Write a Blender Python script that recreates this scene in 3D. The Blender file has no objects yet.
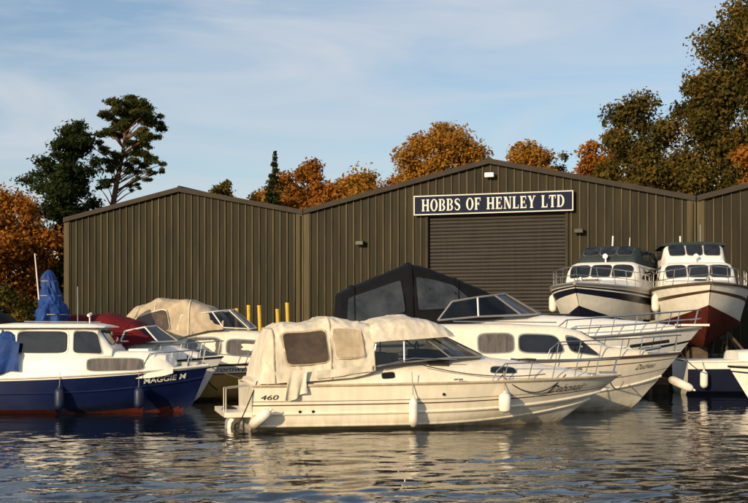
import bpy, math, random
import numpy as np
from mathutils import Vector, Matrix, noise
R = math.radians
random.seed(7)
sc = bpy.context.scene

# ------------------------------------------------------------------ materials
def nodes_of(m):
    m.use_nodes = True
    nt = m.node_tree
    return nt, nt.nodes, nt.links, nt.nodes["Principled BSDF"]

def mk(name, col, rough=.5, metal=0, var=.15, vs=(2, 2, 2), bump=0, bs=20, coat=0, grime=None, spec=.5, streak=0):
    m = bpy.data.materials.new(name)
    nt, N, Lk, p = nodes_of(m)
    tc = N.new("ShaderNodeTexCoord")
    mp = N.new("ShaderNodeMapping"); mp.inputs["Scale"].default_value = vs
    Lk.new(tc.outputs["Object"], mp.inputs[0])
    nz = N.new("ShaderNodeTexNoise"); nz.inputs["Scale"].default_value = 1.0
    nz.inputs["Detail"].default_value = 6; nz.inputs["Roughness"].default_value = .65
    Lk.new(mp.outputs[0], nz.inputs["Vector"])
    mr = N.new("ShaderNodeMapRange")
    mr.inputs["From Min"].default_value = .3; mr.inputs["From Max"].default_value = .7
    mr.inputs["To Min"].default_value = 1 - var; mr.inputs["To Max"].default_value = 1 + var * .6
    Lk.new(nz.outputs["Fac"], mr.inputs["Value"])
    fac = mr.outputs[0]
    if streak:
        mps = N.new("ShaderNodeMapping"); mps.inputs["Scale"].default_value = (9, 9, .5)
        Lk.new(tc.outputs["Object"], mps.inputs[0])
        ns_ = N.new("ShaderNodeTexNoise"); ns_.inputs["Scale"].default_value = 1; ns_.inputs["Detail"].default_value = 4
        Lk.new(mps.outputs[0], ns_.inputs["Vector"])
        ms = N.new("ShaderNodeMapRange"); ms.inputs["From Min"].default_value = .35; ms.inputs["From Max"].default_value = .6
        ms.inputs["To Min"].default_value = 1 - streak; ms.inputs["To Max"].default_value = 1.0
        Lk.new(ns_.outputs["Fac"], ms.inputs["Value"])
        mm = N.new("ShaderNodeMath"); mm.operation = 'MULTIPLY'; Lk.new(fac, mm.inputs[0]); Lk.new(ms.outputs[0], mm.inputs[1]); fac = mm.outputs[0]
    mx = N.new("ShaderNodeVectorMath"); mx.operation = 'SCALE'
    mx.inputs[0].default_value = col
    Lk.new(fac, mx.inputs["Scale"])
    out = mx.outputs[0]
    if grime:
        gcol, z0, z1 = grime
        sp = N.new("ShaderNodeSeparateXYZ"); Lk.new(tc.outputs["Object"], sp.inputs[0])
        m2 = N.new("ShaderNodeMapRange"); m2.inputs["From Min"].default_value = z1; m2.inputs["From Max"].default_value = z0
        Lk.new(sp.outputs["Z"], m2.inputs["Value"])
        n2 = N.new("ShaderNodeTexNoise"); n2.inputs["Scale"].default_value = 1
        n2.inputs["Detail"].default_value = 5
        mp2 = N.new("ShaderNodeMapping"); mp2.inputs["Scale"].default_value = (7, 7, 1.2)
        Lk.new(tc.outputs["Object"], mp2.inputs[0]); Lk.new(mp2.outputs[0], n2.inputs["Vector"])
        ad = N.new("ShaderNodeMath"); ad.operation = 'MULTIPLY'
        m3 = N.new("ShaderNodeMapRange"); m3.inputs["From Min"].default_value = .3; m3.inputs["From Max"].default_value = .65
        m3.inputs["To Min"].default_value = .25; m3.inputs["To Max"].default_value = 1
        Lk.new(n2.outputs["Fac"], m3.inputs["Value"])
        Lk.new(m2.outputs[0], ad.inputs[0]); Lk.new(m3.outputs[0], ad.inputs[1])
        mc = N.new("ShaderNodeMix"); mc.data_type = 'RGBA'
        Lk.new(ad.outputs[0], mc.inputs["Factor"]); Lk.new(out, mc.inputs["A"]); mc.inputs["B"].default_value = (*gcol, 1)
        out = mc.outputs["Result"]
    Lk.new(out, p.inputs["Base Color"])
    p.inputs["Roughness"].default_value = rough
    p.inputs["Metallic"].default_value = metal
    p.inputs["Coat Weight"].default_value = coat
    p.inputs["Specular IOR Level"].default_value = spec
    if bump:
        nb = N.new("ShaderNodeTexNoise"); nb.inputs["Scale"].default_value = bs; nb.inputs["Detail"].default_value = 4
        Lk.new(tc.outputs["Object"], nb.inputs["Vector"])
        b = N.new("ShaderNodeBump"); b.inputs["Strength"].default_value = 1; b.inputs["Distance"].default_value = bump
        Lk.new(nb.outputs["Fac"], b.inputs["Height"]); Lk.new(b.outputs[0], p.inputs["Normal"])
    return m

GR = (.20, .16, .09)
M = {}
M['cream'] = mk("gelcoat_cream", (.84, .77, .63), .3, var=.08, vs=(1.2, 1.2, 3), coat=.3, grime=(GR, -.08, .26), streak=.09)
M['white'] = mk("gelcoat_white", (.84, .81, .74), .32, var=.08, vs=(1.2, 1.2, 3), coat=.3, grime=(GR, -.08, .24), streak=.09)
M['deck'] = mk("deck_white", (.82, .79, .72), .45, var=.12, vs=(3, 3, 3), streak=.08)
M['blue'] = mk("hull_blue", (.005, .011, .055), .32, var=.3, coat=.2, grime=((.02, .025, .04), .0, .3), spec=.35)
M['navy'] = mk("hull_navy", (.008, .011, .03), .35, var=.3, spec=.3)
M['red'] = mk("antifoul_red", (.13, .025, .015), .7, var=.3, vs=(5, 5, 5), spec=.2)
M['maroon'] = mk("antifoul_maroon", (.10, .018, .012), .7, var=.35, vs=(4, 4, 4), spec=.2, streak=.3)
M['black'] = mk("black_rubber", (.010, .010, .011), .6, var=.3, spec=.2)
M['yellowhull'] = mk("hull_ochre", (.42, .25, .06), .4, var=.2, grime=(GR, 0, .4))
M['brown'] = mk("stripe_brown", (.08, .04, .02), .4, var=.2)
M['canvas'] = mk("canvas_cream", (.68, .62, .51), .9, var=.24, vs=(2.2, 2.2, 2.2), bump=.008, bs=8, spec=.15, streak=.16)
M['canvas_tan'] = mk("canvas_tan", (.50, .41, .29), .9, var=.26, vs=(3, 3, 3), bump=.01, bs=7, spec=.15, streak=.15)
M['canvas_black'] = mk("canvas_black", (.006, .0065, .009), .75, var=.3, bump=.01, bs=6, spec=.12)
M['canvas_red'] = mk("canvas_red", (.11, .008, .012), .85, var=.25, bump=.01, bs=7, spec=.15)
M['canvas_blue'] = mk("canvas_blue", (.010, .045, .20), .65, var=.35, vs=(4, 4, 4), bump=.03, bs=7, spec=.25)
M['canvas_green'] = mk("canvas_slate", (.03, .042, .045), .85, var=.25, bump=.01, bs=7, spec=.15)
M['vinyl'] = mk("window_vinyl_brown", (.075, .05, .03), .15, var=.6, vs=(3, 3, 3), bump=.015, bs=4)
M['vinylgrey'] = mk("window_vinyl_grey", (.035, .04, .047), .12, var=.6, vs=(2, 2, 2), bump=.02, bs=4)
M['glass'] = mk("window_dark_glass", (.010, .012, .014), .05, var=.5, vs=(2, 2, 2), bump=.003, bs=3, spec=.7)
M['glasscurt'] = mk("window_with_curtain", (.12, .10, .075), .10, var=.7, vs=(14, 2, 2), coat=1, bump=.004, bs=3)
M['steel'] = mk("stainless_steel", (.62, .60, .56), .22, metal=1, var=.1)
M['alu'] = mk("aluminium_frame", (.42, .40, .37), .35, metal=.7, var=.1)
M['fender'] = mk("fender_white", (.78, .74, .66), .5, var=.2, vs=(6, 6, 6), grime=((.2, .16, .1), .0, .3))
M['fenderblue'] = mk("fender_blue", (.008, .014, .05), .5, var=.2)
M['rope'] = mk("rope", (.30, .26, .19), .9, var=.3, vs=(20, 20, 20))
M['ropeblack'] = mk("rope_dark", (.02, .02, .022), .9)
M['textblack'] = mk("lettering_black", (.02, .015, .012), .5)
M['textwhite'] = mk("lettering_white", (.75, .73, .68), .5, var=.05)
M['wood'] = mk("weathered_wood", (.09, .065, .045), .85, var=.4, vs=(3, 3, 12), spec=.2)
M['yellow'] = mk("yellow_paint", (.62, .38, .02), .5, var=.25, vs=(8, 8, 8))
M['interior'] = mk("interior_dark", (.03, .026, .022), .9)

def glass_clear():
    m = bpy.data.materials.new("windscreen_tinted"); m.use_nodes = True
    nt = m.node_tree; N = nt.nodes; N.clear()
    o = N.new("ShaderNodeOutputMaterial"); t = N.new("ShaderNodeBsdfTransparent"); t.inputs[0].default_value = (.30, .31, .31, 1)
    g = N.new("ShaderNodeBsdfGlossy"); g.inputs["Roughness"].default_value = .04
    f = N.new("ShaderNodeFresnel"); f.inputs[0].default_value = 1.6
    mx = N.new("ShaderNodeMixShader")
    nt.links.new(f.outputs[0], mx.inputs[0]); nt.links.new(t.outputs[0], mx.inputs[1]); nt.links.new(g.outputs[0], mx.inputs[2])
    nt.links.new(mx.outputs[0], o.inputs[0])
    return m
M['screen'] = glass_clear()

# ------------------------------------------------------------------ mesh builder
class MB:
    def __init__(s): s.v = []; s.f = []; s.m = []; s.mats = []
    def mi(s, k):
        if k not in s.mats: s.mats.append(k)
        return s.mats.index(k)
    def add(s, vs, fs, k):
        o = len(s.v); s.v += [tuple(v) for v in vs]; i = s.mi(k)
        for f in fs: s.f.append(tuple(a + o for a in f)); s.m.append(i)
    def box(s, a, b, k, bev=0):
        x0, y0, z0 = a; x1, y1, z1 = b
        v = [(x0, y0, z0), (x1, y0, z0), (x1, y1, z0), (x0, y1, z0), (x0, y0, z1), (x1, y0, z1), (x1, y1, z1), (x0, y1, z1)]
        s.add(v, [(0, 3, 2, 1), (4, 5, 6, 7), (0, 1, 5, 4), (1, 2, 6, 5), (2, 3, 7, 6), (3, 0, 4, 7)], k)
    def tube(s, pts, r, k, n=6, cap=True):
        pts = [Vector(p) for p in pts]; rs = r if isinstance(r, (list, tuple)) else [r] * len(pts)
        vs = []; prev = None
        for i, p in enumerate(pts):
            d = (pts[min(i + 1, len(pts) - 1)] - pts[max(i - 1, 0)]).normalized()
            up = Vector((0, 0, 1)) if abs(d.z) < .9 else Vector((1, 0, 0))
            if prev is not None: a = (prev - d * prev.dot(d)).normalized()
            else: a = d.cross(up).normalized()
            prev = a; b = d.cross(a)
            for j in range(n):
                t = 2 * math.pi * j / n
                vs.append(p + (a * math.cos(t) + b * math.sin(t)) * rs[i])
        fs = []
        for i in range(len(pts) - 1):
            for j in range(n):
                fs.append((i * n + j, i * n + (j + 1) % n, (i + 1) * n + (j + 1) % n, (i + 1) * n + j))
        if cap: fs += [tuple(range(n))[::-1], tuple(range((len(pts) - 1) * n, len(pts) * n))]
        s.add(vs, fs, k)
    def grid(s, rows, k, matfn=None, flip=False):
        n = len(rows[0]); o = len(s.v)
        for r in rows: s.v += [tuple(p) for p in r]
        for i in range(len(rows) - 1):
            for j in range(n - 1):
                f = (o + i * n + j, o + i * n + j + 1, o + (i + 1) * n + j + 1, o + (i + 1) * n + j)
                s.f.append(f[::-1] if flip else f)
                s.m.append(s.mi(matfn(i, j) if matfn else k))
    def fan(s, pts, k):
        c = Vector((0, 0, 0))
        for p in pts: c += Vector(p)
        c /= len(pts); n = len(pts)
        s.add([tuple(c)] + [tuple(p) for p in pts], [(0, i + 1, (i + 1) % n + 1) for i in range(n)], k)
    def obj(s, name, parent=None, smooth=True, ang=35):
        me = bpy.data.meshes.new(name)
        me.from_pydata(s.v, [], s.f)
        for k in s.mats: me.materials.append(M[k])
        me.polygons.foreach_set("material_index", s.m)
        me.polygons.foreach_set("use_smooth", [smooth] * len(s.f))
        me.update()
        if smooth: me.set_sharp_from_angle(angle=R(ang))
        ob = bpy.data.objects.new(name, me); sc.collection.objects.link(ob)
        if parent: ob.parent = parent
        return ob

def empty(name, loc=(0, 0, 0), rz=0):
    e = bpy.data.objects.new(name, None); e.empty_display_size = .3
    sc.collection.objects.link(e); e.location = loc; e.rotation_euler = (0, 0, rz)
    return e

# ------------------------------------------------------------------ boats
def lerp(a, b, t): return a + (b - a) * t

class Hull:
    def __init__(s, L, B, z0, z1, draft=.3, rake=.8, p=2.3, full=.35, chine=.10):
        s.L, s.B, s.z0, s.z1, s.d, s.rake, s.p, s.full, s.ch = L, B, z0, z1, draft, rake, p, full, chine
    def sec(s, t):
        t = min(1.0, max(0.0, t))
        u = max(0, (t - s.full) / (1 - s.full))
        b = s.B / 2 * (1 - u ** s.p) * (.92 + .08 * min(1, t / .3)) + .015
        zs = s.z0 + (s.z1 - s.z0) * t ** 1.8
        zc = s.ch + .38 * zs * u ** 2.2
        bc = b * (.9 - .5 * u)
        zk = -s.d + (s.d + .15 * s.z1) * max(0, (t - .72) / .28) ** 2
        return u, b, zs, zc, bc, zk
    def pt(s, t, g, side=-1, off=0):
        def q(t, g):
            t = min(1.0, max(0.0, t))
            u, b, zs, zc, bc, zk = s.sec(t)
            if g >= 0: y = bc + (b - bc) * g ** .75; z = zc + (zs - zc) * g
            else:
                h = max(0.0, 1 + g); y = bc * h; z = zk + (zc - zk) * h ** 1.2
            x = t * s.L - s.rake * u ** 1.6 * (1 - (z - zk) / (zs - zk))
            return Vector((x, side * y, z))
        p = q(t, g)
        if off:
            n = (q(t + .01, g) - q(t - .01, g)).cross(q(t, g + .02) - q(t, max(0, g - .02)))
            n.normalize()
            if n.y * side < 0: n = -n
            p += n * off
        return p
    def mesh(s, mb, bands, ns=48, boot=None):
        gs = [-1, -.8, -.6, -.4, -.2]; mats = []
        for (a, b, k) in bands:
            if a < 0: mats += [k] * 5
            else:
                n = max(1, int((b - a) / .08))
                for i in range(n): gs.append(a + (b - a) * i / n); mats.append(k)
        gs.append(1.0)
        for side in (-1, 1):
            rows = [[s.pt(i / ns, g, side) for g in gs] for i in range(ns + 1)]
            def mf(i, j):
                if boot and (rows[i][j].z + rows[i][j + 1].z) / 2 < boot[0]: return boot[1]
                return mats[j]
            mb.grid(rows, None, mf, flip=(side == -1))
        tr = [s.pt(0, g, -1) for g in gs[::-1]] + [s.pt(0, g, 1) for g in gs[1:]]
        mb.fan(tr, bands[-1][2])
        rows = []
        for i in range(ns + 1):
            a = s.pt(i / ns, 1, -1); row = []
            for j in range(9):
                f = -1 + j / 4
                row.append((a.x, abs(a.y) * f, a.z - .01 + .05 * (1 - f * f)))
            rows.append(row)
        mb.grid(rows, 'deck')
    def rub(s, mb, k, r=.03, g=1.0):
        for side in (-1, 1):
            mb.tube([s.pt(i / 40, g, side, .005) for i in range(41)], r, k, 6)

class Shell:
    def __init__(s, st, e=.4, tumble=1.0): s.st = st; s.e = e
    def at(s, x):
        st = s.st
        if x <= st[0][0]: return st[0][1:]
        for a, b in zip(st, st[1:]):
            if x <= b[0]:
                t = (x - a[0]) / (b[0] - a[0]); return [lerp(a[i], b[i], t) for i in range(1, 5)]
        return st[-1][1:]
    def side(s, x, f, sd=-1, off=0):
        zb, zt, wb, wt = s.at(x)
        sn = min(1, max(0, f)) ** (1 / s.e); c = math.sqrt(max(0, 1 - sn * sn))
        return Vector((x, sd * (lerp(wb, wt, f) * c ** s.e + off), zb + (zt - zb) * f))
    def top(s, x, yf, off=0):
        zb, zt, wb, wt = s.at(x)
        c = min(1, abs(yf)) ** (1 / s.e); sn = math.sqrt(1 - c * c)
        return Vector((x + off * .6, wt * yf, zb + (zt - zb) * sn ** s.e + off))
    def ring(s, x, n):
        zb, zt, wb, wt = s.at(x); P = []
        for i in range(241):
            a = math.pi * i / 240
            c = math.cos(a); sn = math.sin(a); f = sn ** s.e if sn > 0 else 0
            y = -math.copysign(abs(c) ** s.e, c) * lerp(wb, wt, f) if abs(c) > 1e-6 else 0
            P.append((y, zb + (zt - zb) * f))
        d = [0]
        for a, b in zip(P, P[1:]): d.append(d[-1] + math.hypot(b[0] - a[0], b[1] - a[1]))
        return [Vector((x, float(np.interp(d[-1] * i / (n - 1), d, [p[0] for p in P])),
                        float(np.interp(d[-1] * i / (n - 1), d, [p[1] for p in P])))) for i in range(n)]
    def mesh(s, mb, k, nr=25, step=.0, wr=0, ws=2.2, caps=True, seed=0, crease=0, hoops=()):
        xs = [a[0] for a in s.st]
        if step:
            xx = []
            for a, b in zip(xs, xs[1:]):
                n = max(1, int(math.ceil((b - a) / step)))
                xx += [a + (b - a) * i / n for i in range(n)]
            xs = xx + [xs[-1]]
        rows = []
        for x in xs:
            r = s.ring(x, nr)
            if wr:
                m = len(r) - 1; rr = []
                zc = s.at(x)[0]
                for i, p in enumerate(r):
                    w = min(1, min(i, m - i) / 4)
                    out = Vector((0, p.y, (p.z - zc) * 1.0)); out = out.normalized() if out.length > 1e-4 else Vector((0, 0, 1))
                    q = Vector((noise.noise(p * ws + Vector((seed, 3, 1))) * .5, noise.noise(p * ws + Vector((7, seed, 9))), noise.noise(p * ws + Vector((2, 8, seed))) * .9)) * wr
                    c = 0
                    if crease:
                        a1 = noise.noise(Vector((p.x * 2.2 + p.z * 2.6, p.x * .9 - p.z * .7, p.y * .9 + seed)))
                        a2 = noise.noise(Vector((p.x * 4.5 - p.z * 3.2, p.z * 1.4 + p.x, p.y * 1.8 + seed + 5)))
                        c = crease * ((1 - min(1, abs(a1) * 4)) ** 2 + .6 * (1 - min(1, abs(a2) * 4)) ** 2) 
                    sag = 0
                    if hoops:
                        dmin = min(abs(x - hx) for hx in hoops); sag = -.030 * min(1, dmin / .3) ** 1.0
                    rr.append(p + q * w + out * (c + sag) * w)
                r = rr
            rows.append(r)
        mb.grid(rows, k, flip=True)
        if caps:
            mb.fan(rows[0], k); mb.fan(rows[-1][::-1], k)

def rrect(n=28, r=.25):
    pts = []
    for i in range(n):
        a = 2 * math.pi * i / n
        c, s_ = math.cos(a), math.sin(a); e = r * 1.8
        pts.append((.5 + .5 * math.copysign(abs(c) ** e, c), .5 + .5 * math.copysign(abs(s_) ** e, s_)))
    return pts

def window(mb, sh, quad, k='glass', fr='alu', sides=(-1, 1), off=.012, rr=.25, fw=.03):
    """quad = (xb0, xb1, xt0, xt1, f0, f1) on shell side"""
    xb0, xb1, xt0, xt1, f0, f1 = quad
    for sd in sides:
        for kk, g, o in ((fr, fw, off * .5), (k, 0, off)):
            if kk is None: continue
            P = []
            hx = g / max(.05, (xb1 - xb0)); zb, zt = sh.at((xb0 + xb1) / 2)[:2]; hf = g / max(.05, (f1 - f0) * (zt - zb))
            for a, b in rrect(r=rr):
                a = (a - .5) * (1 + 2 * hx) + .5; b = (b - .5) * (1 + 2 * hf) + .5
                x = lerp(lerp(xb0, xb1, a), lerp(xt0, xt1, a), b); f = lerp(f0, f1, b)
                P.append(sh.side(x, f, sd, o))
            if sd == 1: P = P[::-1]
            mb.fan(P, kk)

def topwin(mb, sh, x0, x1, y0, y1, k='glass', off=.015, fr='alu', y2=None, y3=None):
    y2 = y0 if y2 is None else y2; y3 = y1 if y3 is None else y3
    for kk, g, o in ((fr, .06, off * .5), (k, 0, off)):
        P = []
        for a, b in rrect(r=.2):
            a = (a - .5) * (1 + g) + .5; b = (b - .5) * (1 + g) + .5
            P.append(sh.top(lerp(x0, x1, a), lerp(lerp(y0, y1, b), lerp(y2, y3, b), a), o))
        mb.fan(P, kk)

def windscreen(parent, base, top, name="windscreen", fr='alu', r=.02, glass='screen', mull=()):
    mb = MB()
    for sd in (-1, 1):
        b = [Vector((p[0], p[1] * sd, p[2])) for p in base]; t = [Vector((p[0], p[1] * sd, p[2])) for p in top]
        mb.grid([b, t], glass)
        mb.tube(b, r, fr, 6); mb.tube(t, r, fr, 6)
        for i in range(len(b)):
            if i in mull or not mull: mb.tube([b[i], t[i]], r * .9, fr, 6)
    return mb.obj(name, parent)

def fender(parent, p, h=.5, r=.11, k='fender', top=None, name="fender"):
    mb = MB(); p = Vector(p); n = 9
    zs = [0, .03, .10, .22, .5, .78, .90, .97, 1.0, 1.08]; rs = [.15, .5, .85, 1, 1, 1, .85, .5, .28, .22]
    mb.tube([p + Vector((0, 0, h * z)) for z in zs], [r * a for a in rs], k, 14)
    if top is not None: mb.tube([p + Vector((0, 0, h)), Vector(top)], .009, 'rope', 5)
    return mb.obj(name, parent)

def rail(parent, hull, t0, t1, h, k='steel', posts=6, inset=.08, r=.014, name="guard_rail", front=True, mid=False):
    mb = MB()
    def P(t, sd, z):
        p = hull.pt(t, 1, sd); y = max(0.02, abs(p.y) - inset) * sd
        return Vector((p.x - (.05 if t > .97 else 0), y, p.z + z))
    for hh in ([h, h * .5] if mid else [h]):
        line = [P(t0, -1, .02)] if hh == h else []
        line += [P(lerp(t0, t1, i / 16) + .012, -1, hh * min(1, (i + 1.5) / 2.5)) for i in range(17)]
        other = [Vector((a.x, -a.y, a.z)) for a in line[::-1]]
        mid_ = [Vector((line[-1].x + .08, 0, line[-1].z))] if front else []
        mb.tube(line + mid_ + other, r, k, 6)
    for i in range(posts):
        t = lerp(t0 + .03, t1, i / (posts - 1))
        for sd in (-1, 1): mb.tube([P(t, sd, 0), P(t + .012, sd, h)], r * .85, k, 5)
    return mb.obj(name, parent)

def rope(parent, a, b, sag=.2, r=.012, k='rope', name="mooring_rope", n=14):
    a = Vector(a); b = Vector(b); mb = MB()
    mb.tube([a.lerp(b, i / n) - Vector((0, 0, sag * 4 * (i / n) * (1 - i / n))) for i in range(n + 1)], r, k, 5)
    return mb.obj(name, parent)

def coil(mb, c, r=.16, k='rope', turns=3):
    c = Vector(c)
    mb.tube([c + Vector((math.cos(a) * (r - .012 * a / 6.28), math.sin(a) * (r - .012 * a / 6.28), .02 + .012 * a / 6.28)) for a in [i * .5 for i in range(int(turns * 12.6))]], .014, k, 5)

def text_geo(body, shear=0, offset=0.0):
    cu = bpy.data.curves.new("tmp", 'FONT'); cu.body = body; cu.size = 1; cu.shear = shear; cu.offset = offset
    cu.resolution_u = 4
    ob = bpy.data.objects.new("tmp", cu); sc.collection.objects.link(ob)
    dg = bpy.context.evaluated_depsgraph_get(); dg.update()
    me = ob.evaluated_get(dg).to_mesh()
    vs = [v.co.copy() for v in me.vertices]; fs = [tuple(p.vertices) for p in me.polygons]
    ob.evaluated_get(dg).to_mesh_clear()
    bpy.data.objects.remove(ob); bpy.data.curves.remove(cu)
    x0 = min(v.x for v in vs); 
    return [(v.x - x0, v.y) for v in vs], fs

def hull_text(parent, hull, body, t0, width, g0, hgt, k, shear=0, offset=.0, name="boat_name"):
    vs, fs = text_geo(body, shear, offset)
    w = max(v[0] for v in vs); hh = max(v[1] for v in vs)
    mb = MB(); P = []
    for x, y in vs:
        t = t0 + x / w * width / hull.L
        u, b, zs, zc, bc, zk = hull.sec(t)
        P.append(hull.pt(t, g0 + (y / hh) * hgt / (zs - zc), -1, .014))
    mb.add(P, fs, k)
    return mb.obj(name, parent, smooth=False)

def drape(parent, pts_top, depth, k, name, wave=.05, n=24, m=8):
    mb = MB(); rows = []
    a, b = Vector(pts_top[0]), Vector(pts_top[1])
    for i in range(m + 1):
        row = []
        for j in range(n + 1):
            f = j / n; p = a.lerp(b, f)
            d = depth * (i / m) * (1 + .12 * math.sin(f * 4 + 1))
            row.append(p + Vector((.02 * math.sin(i * .5 + f * 9), -.02 - wave * (i / m) * (.6 + .6 * math.sin(f * 13 + i * .3)), -d)))
        rows.append(row)
    mb.grid(rows, k)
    return mb.obj(name, parent)

# ---- foreground cruiser ------------------------------------------------
def boat_foreground():
    e = empty("cabin_cruiser", (-2.52, 23.17, 0), R(13))
    h = Hull(7.9, 2.45, .86, .95, .35, 1.15, p=2.4, full=.38)
    mb = MB()
    h.mesh(mb, [(-1, 0, 'cream'), (0, .10, 'cream'), (.10, .50, 'cream'), (.50, .53, 'brown'), (.53, .60, 'cream'), (.60, .615, 'brown'), (.615, 1, 'cream')], boot=(.05, 'canvas_tan'))
    h.rub(mb, 'canvas_tan', .028)
    h.rub(mb, 'cream', .03, .30)
    h.rub(mb, 'cream', .022, .0)
    mb.obj("hull", e)
    sh = Shell([(0.05, .7, .99, 1.10, 1.0), (1.0, .75, 1.05, 1.15, 1.03), (2.0, .8, 1.2, 1.14, 1.0), (3, .85, 1.29, 1.13, .97), (4.2, .85, 1.37, 1.03, .82),
                (5.0, .85, 1.335, .9, .68), (5.6, .86, 1.27, .78, .56), (6.2, .88, 1.18, .62, .42), (6.8, .9, 1.08, .44, .26), (7.3, .9, .99, .25, .12), (7.55, .9, .95, .12, .06)], .55)
    mb = MB(); sh.mesh(mb, 'cream', 25, .15)
    window(mb, sh, (4.75, 5.35, 4.8, 5.3, .42, .66), fw=.015)
    window(mb, sh, (2.5, 2.75, 2.5, 2.75, .35, .6), k='black', fw=.01)
    mb.box((5.55, -.22, 1.27), (5.95, .22, 1.31), 'glass')
    coil(mb, (6.9, -.05, 1.05), .12)
    mb.obj("coachroof", e)
    mb = MB()
    mb.box((-.5, -.95, .27), (.03, .95, .36), 'cream')
    mb.tube([(-.12, 0, .3), (-.28, 0, .1), (-.34, 0, -.3)], [.13, .12, .08], 'alu', 10)
    mb.tube([(-.2, 0, .3), (-.42, 0, .42)], [.09, .06], 'black', 8)
    mb.tube([(-.45, -.75, .36), (-.45, -.75, .8), (-.02, -.75, .85)], .012, 'alu')
    mb.tube([(-.45, -.35, .36), (-.45, -.35, .8), (-.02, -.35, .85)], .012, 'alu')
    mb.obj("swim_platform", e)
    cv = Shell([(.14, .90, .98, 1.15, 1.05), (.20, .90, 1.35, 1.16, .98), (.30, .90, 1.72, 1.16, .96), (.42, .90, 1.93, 1.16, .95), (.62, .92, 2.05, 1.16, .96), (1.1, .94, 2.06, 1.16, .97), (1.5, .97, 2.15, 1.16, .97),
                (1.9, 1.0, 2.14, 1.16, .96), (2.15, 1.05, 2.07, 1.14, .95), (2.35, 1.12, 2.0, 1.13, .94)], .30)
    mb = MB(); cv.mesh(mb, 'canvas', 91, .03, wr=.025, ws=3.0, seed=4, crease=.026, hoops=(.42, 1.5, 2.35))
    mb.obj("cockpit_cover", e)
    mb = MB()
    window(mb, cv, (.66, 1.44, .58, 1.38, .30, .82), k='vinyl', fr='canvas_tan', off=.05, rr=.12, fw=.03)
    window(mb, cv, (1.60, 2.16, 1.54, 2.10, .34, .82), k='canvas_tan', fr='canvas', off=.045, rr=.12, fw=.025)
    mb.obj("cover_windows", e)
    drape(e, ((.62, -1.18, 1.14), (1.02, -1.19, 1.16)), .50, 'canvas', "loose_cover_flap", .05)
    drape(e, ((1.2, -1.17, 1.14), (2.3, -1.14, 1.24)), .14, 'canvas', "cover_hem", .015)
    mb = MB()
    for x in (.42, 1.5, 2.34):
        r = [Vector((p.x, p.y * 1.012, p.z + .012)) for p in cv.ring(x, 40)]
        mb.tube([p + Vector((noise.noise(p * 3) * .01, 0, 0)) for p in r], .013, 'canvas_tan', 5)
    mb.obj("cover_hoops", e)
    bm = Shell([(2.28, 1.66, 1.98, 1.12, .96), (2.45, 1.68, 2.10, 1.12, .96), (2.7, 1.70, 2.18, 1.1, .95), (3.1, 1.72, 2.20, 1.06, .93), (3.55, 1.75, 2.12, 1.0, .88), (3.85, 1.77, 2.00, .94, .80), (4.02, 1.77, 1.88, .86, .6)], .5)
    mb = MB(); bm.mesh(mb, 'canvas', 61, .035, wr=.025, ws=3.0, seed=9, caps=False, crease=.024, hoops=(2.35, 3.0, 3.9))
    mb.obj("bimini_top", e)
    windscreen(e, [(2.3, 1.06, 1.20), (2.95, 1.03, 1.28), (3.9, .95, 1.36), (4.6, .6, 1.365), (4.85, .0, 1.39)],
               [(2.4, 1.03, 1.70), (2.95, .99, 1.74), (3.35, .89, 1.78), (3.78, .5, 1.82), (3.9, .0, 1.84)], mull=(0, 1, 2, 3, 4), r=.018)
    mb = MB()
    mb.box((2.4, -.75, .9), (2.9, -.25, 1.45), 'canvas_tan'); mb.box((2.4, .25, .9), (2.9, .75, 1.45), 'canvas_tan')
    mb.box((3.5, -.85, 1.1), (3.9, .85, 1.5), 'interior')
    mb.tube([(3.35 + .02 * math.cos(a), -.45 + .19 * math.cos(a), 1.5 + .17 * math.sin(a)) for a in [2 * math.pi * i / 16 for i in range(17)]], .015, 'black', 5)
    mb.obj("cockpit_seats", e)
    rail(e, h, .60, .985, .34, posts=6, inset=.12)
    mb = MB()
    for sd in (-1, 1):
        mb.tube([(2.4, sd * 1.12, 1.2), (3.1, sd * 1.10, 1.36), (4.0, sd * 1.05, 1.32)], .013, 'steel')
    mb.box((7.45, -.06, .99), (7.8, .06, 1.03), 'steel')
    for x in (.3, 4.0, 7.1):
        w = h.pt(x / 7.9, 1, -1)
        mb.tube([(x - .09, w.y + .07, w.z + .06), (x + .09, w.y + .07, w.z + .06)], .018, 'steel')
        mb.tube([(x, w.y + .07, w.z), (x, w.y + .07, w.z + .06)], .018, 'steel')
    for x, g in ((.9, .35), (1.15, .35), (3.7, .72)):
        w = h.pt(x / 7.9, g, -1, .004); mb.tube([w, w + Vector((0, -.018, 0))], .028, 'black', 10)
    mb.obj("deck_fittings", e)
    for x, z, hh in ((3.05, .05, .56), (4.95, .28, .40)):
        q = h.pt(x / 7.9, .6, -1)
        fender(e, (x, q.y - .13, z), hh, .085 if hh > .5 else .12, top=(x, h.pt(x / 7.9, 1, -1).y + .03, 1.1))
    f = fender(e, (0, 0, 0), .5, .1); f.location = (-.05, -1.22, .10); f.rotation_euler = (R(15), R(48), 0)
    hull_text(e, h, "Debonair", .775, .95, .60, .15, 'textblack', .45)
    hull_text(e, h, "460", .02, .33, .66, .09, 'textblack', .2)
    rope(e, (3.2, -1.15, 1.25), (5.9, -.85, 1.02), .12, .010, 'ropeblack')
    rope(e, (4.9, -1.1, 1.02), (6.4, -.7, 1.0), .35, .012, 'ropeblack')
    rope(e, (7.6, 0, .98), (9.0, 2.2, .7), .25, .014)
    rope(e, (.1, -1.1, .95), (-.35, -1.3, .0), .03, .012, 'ropeblack')

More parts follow.
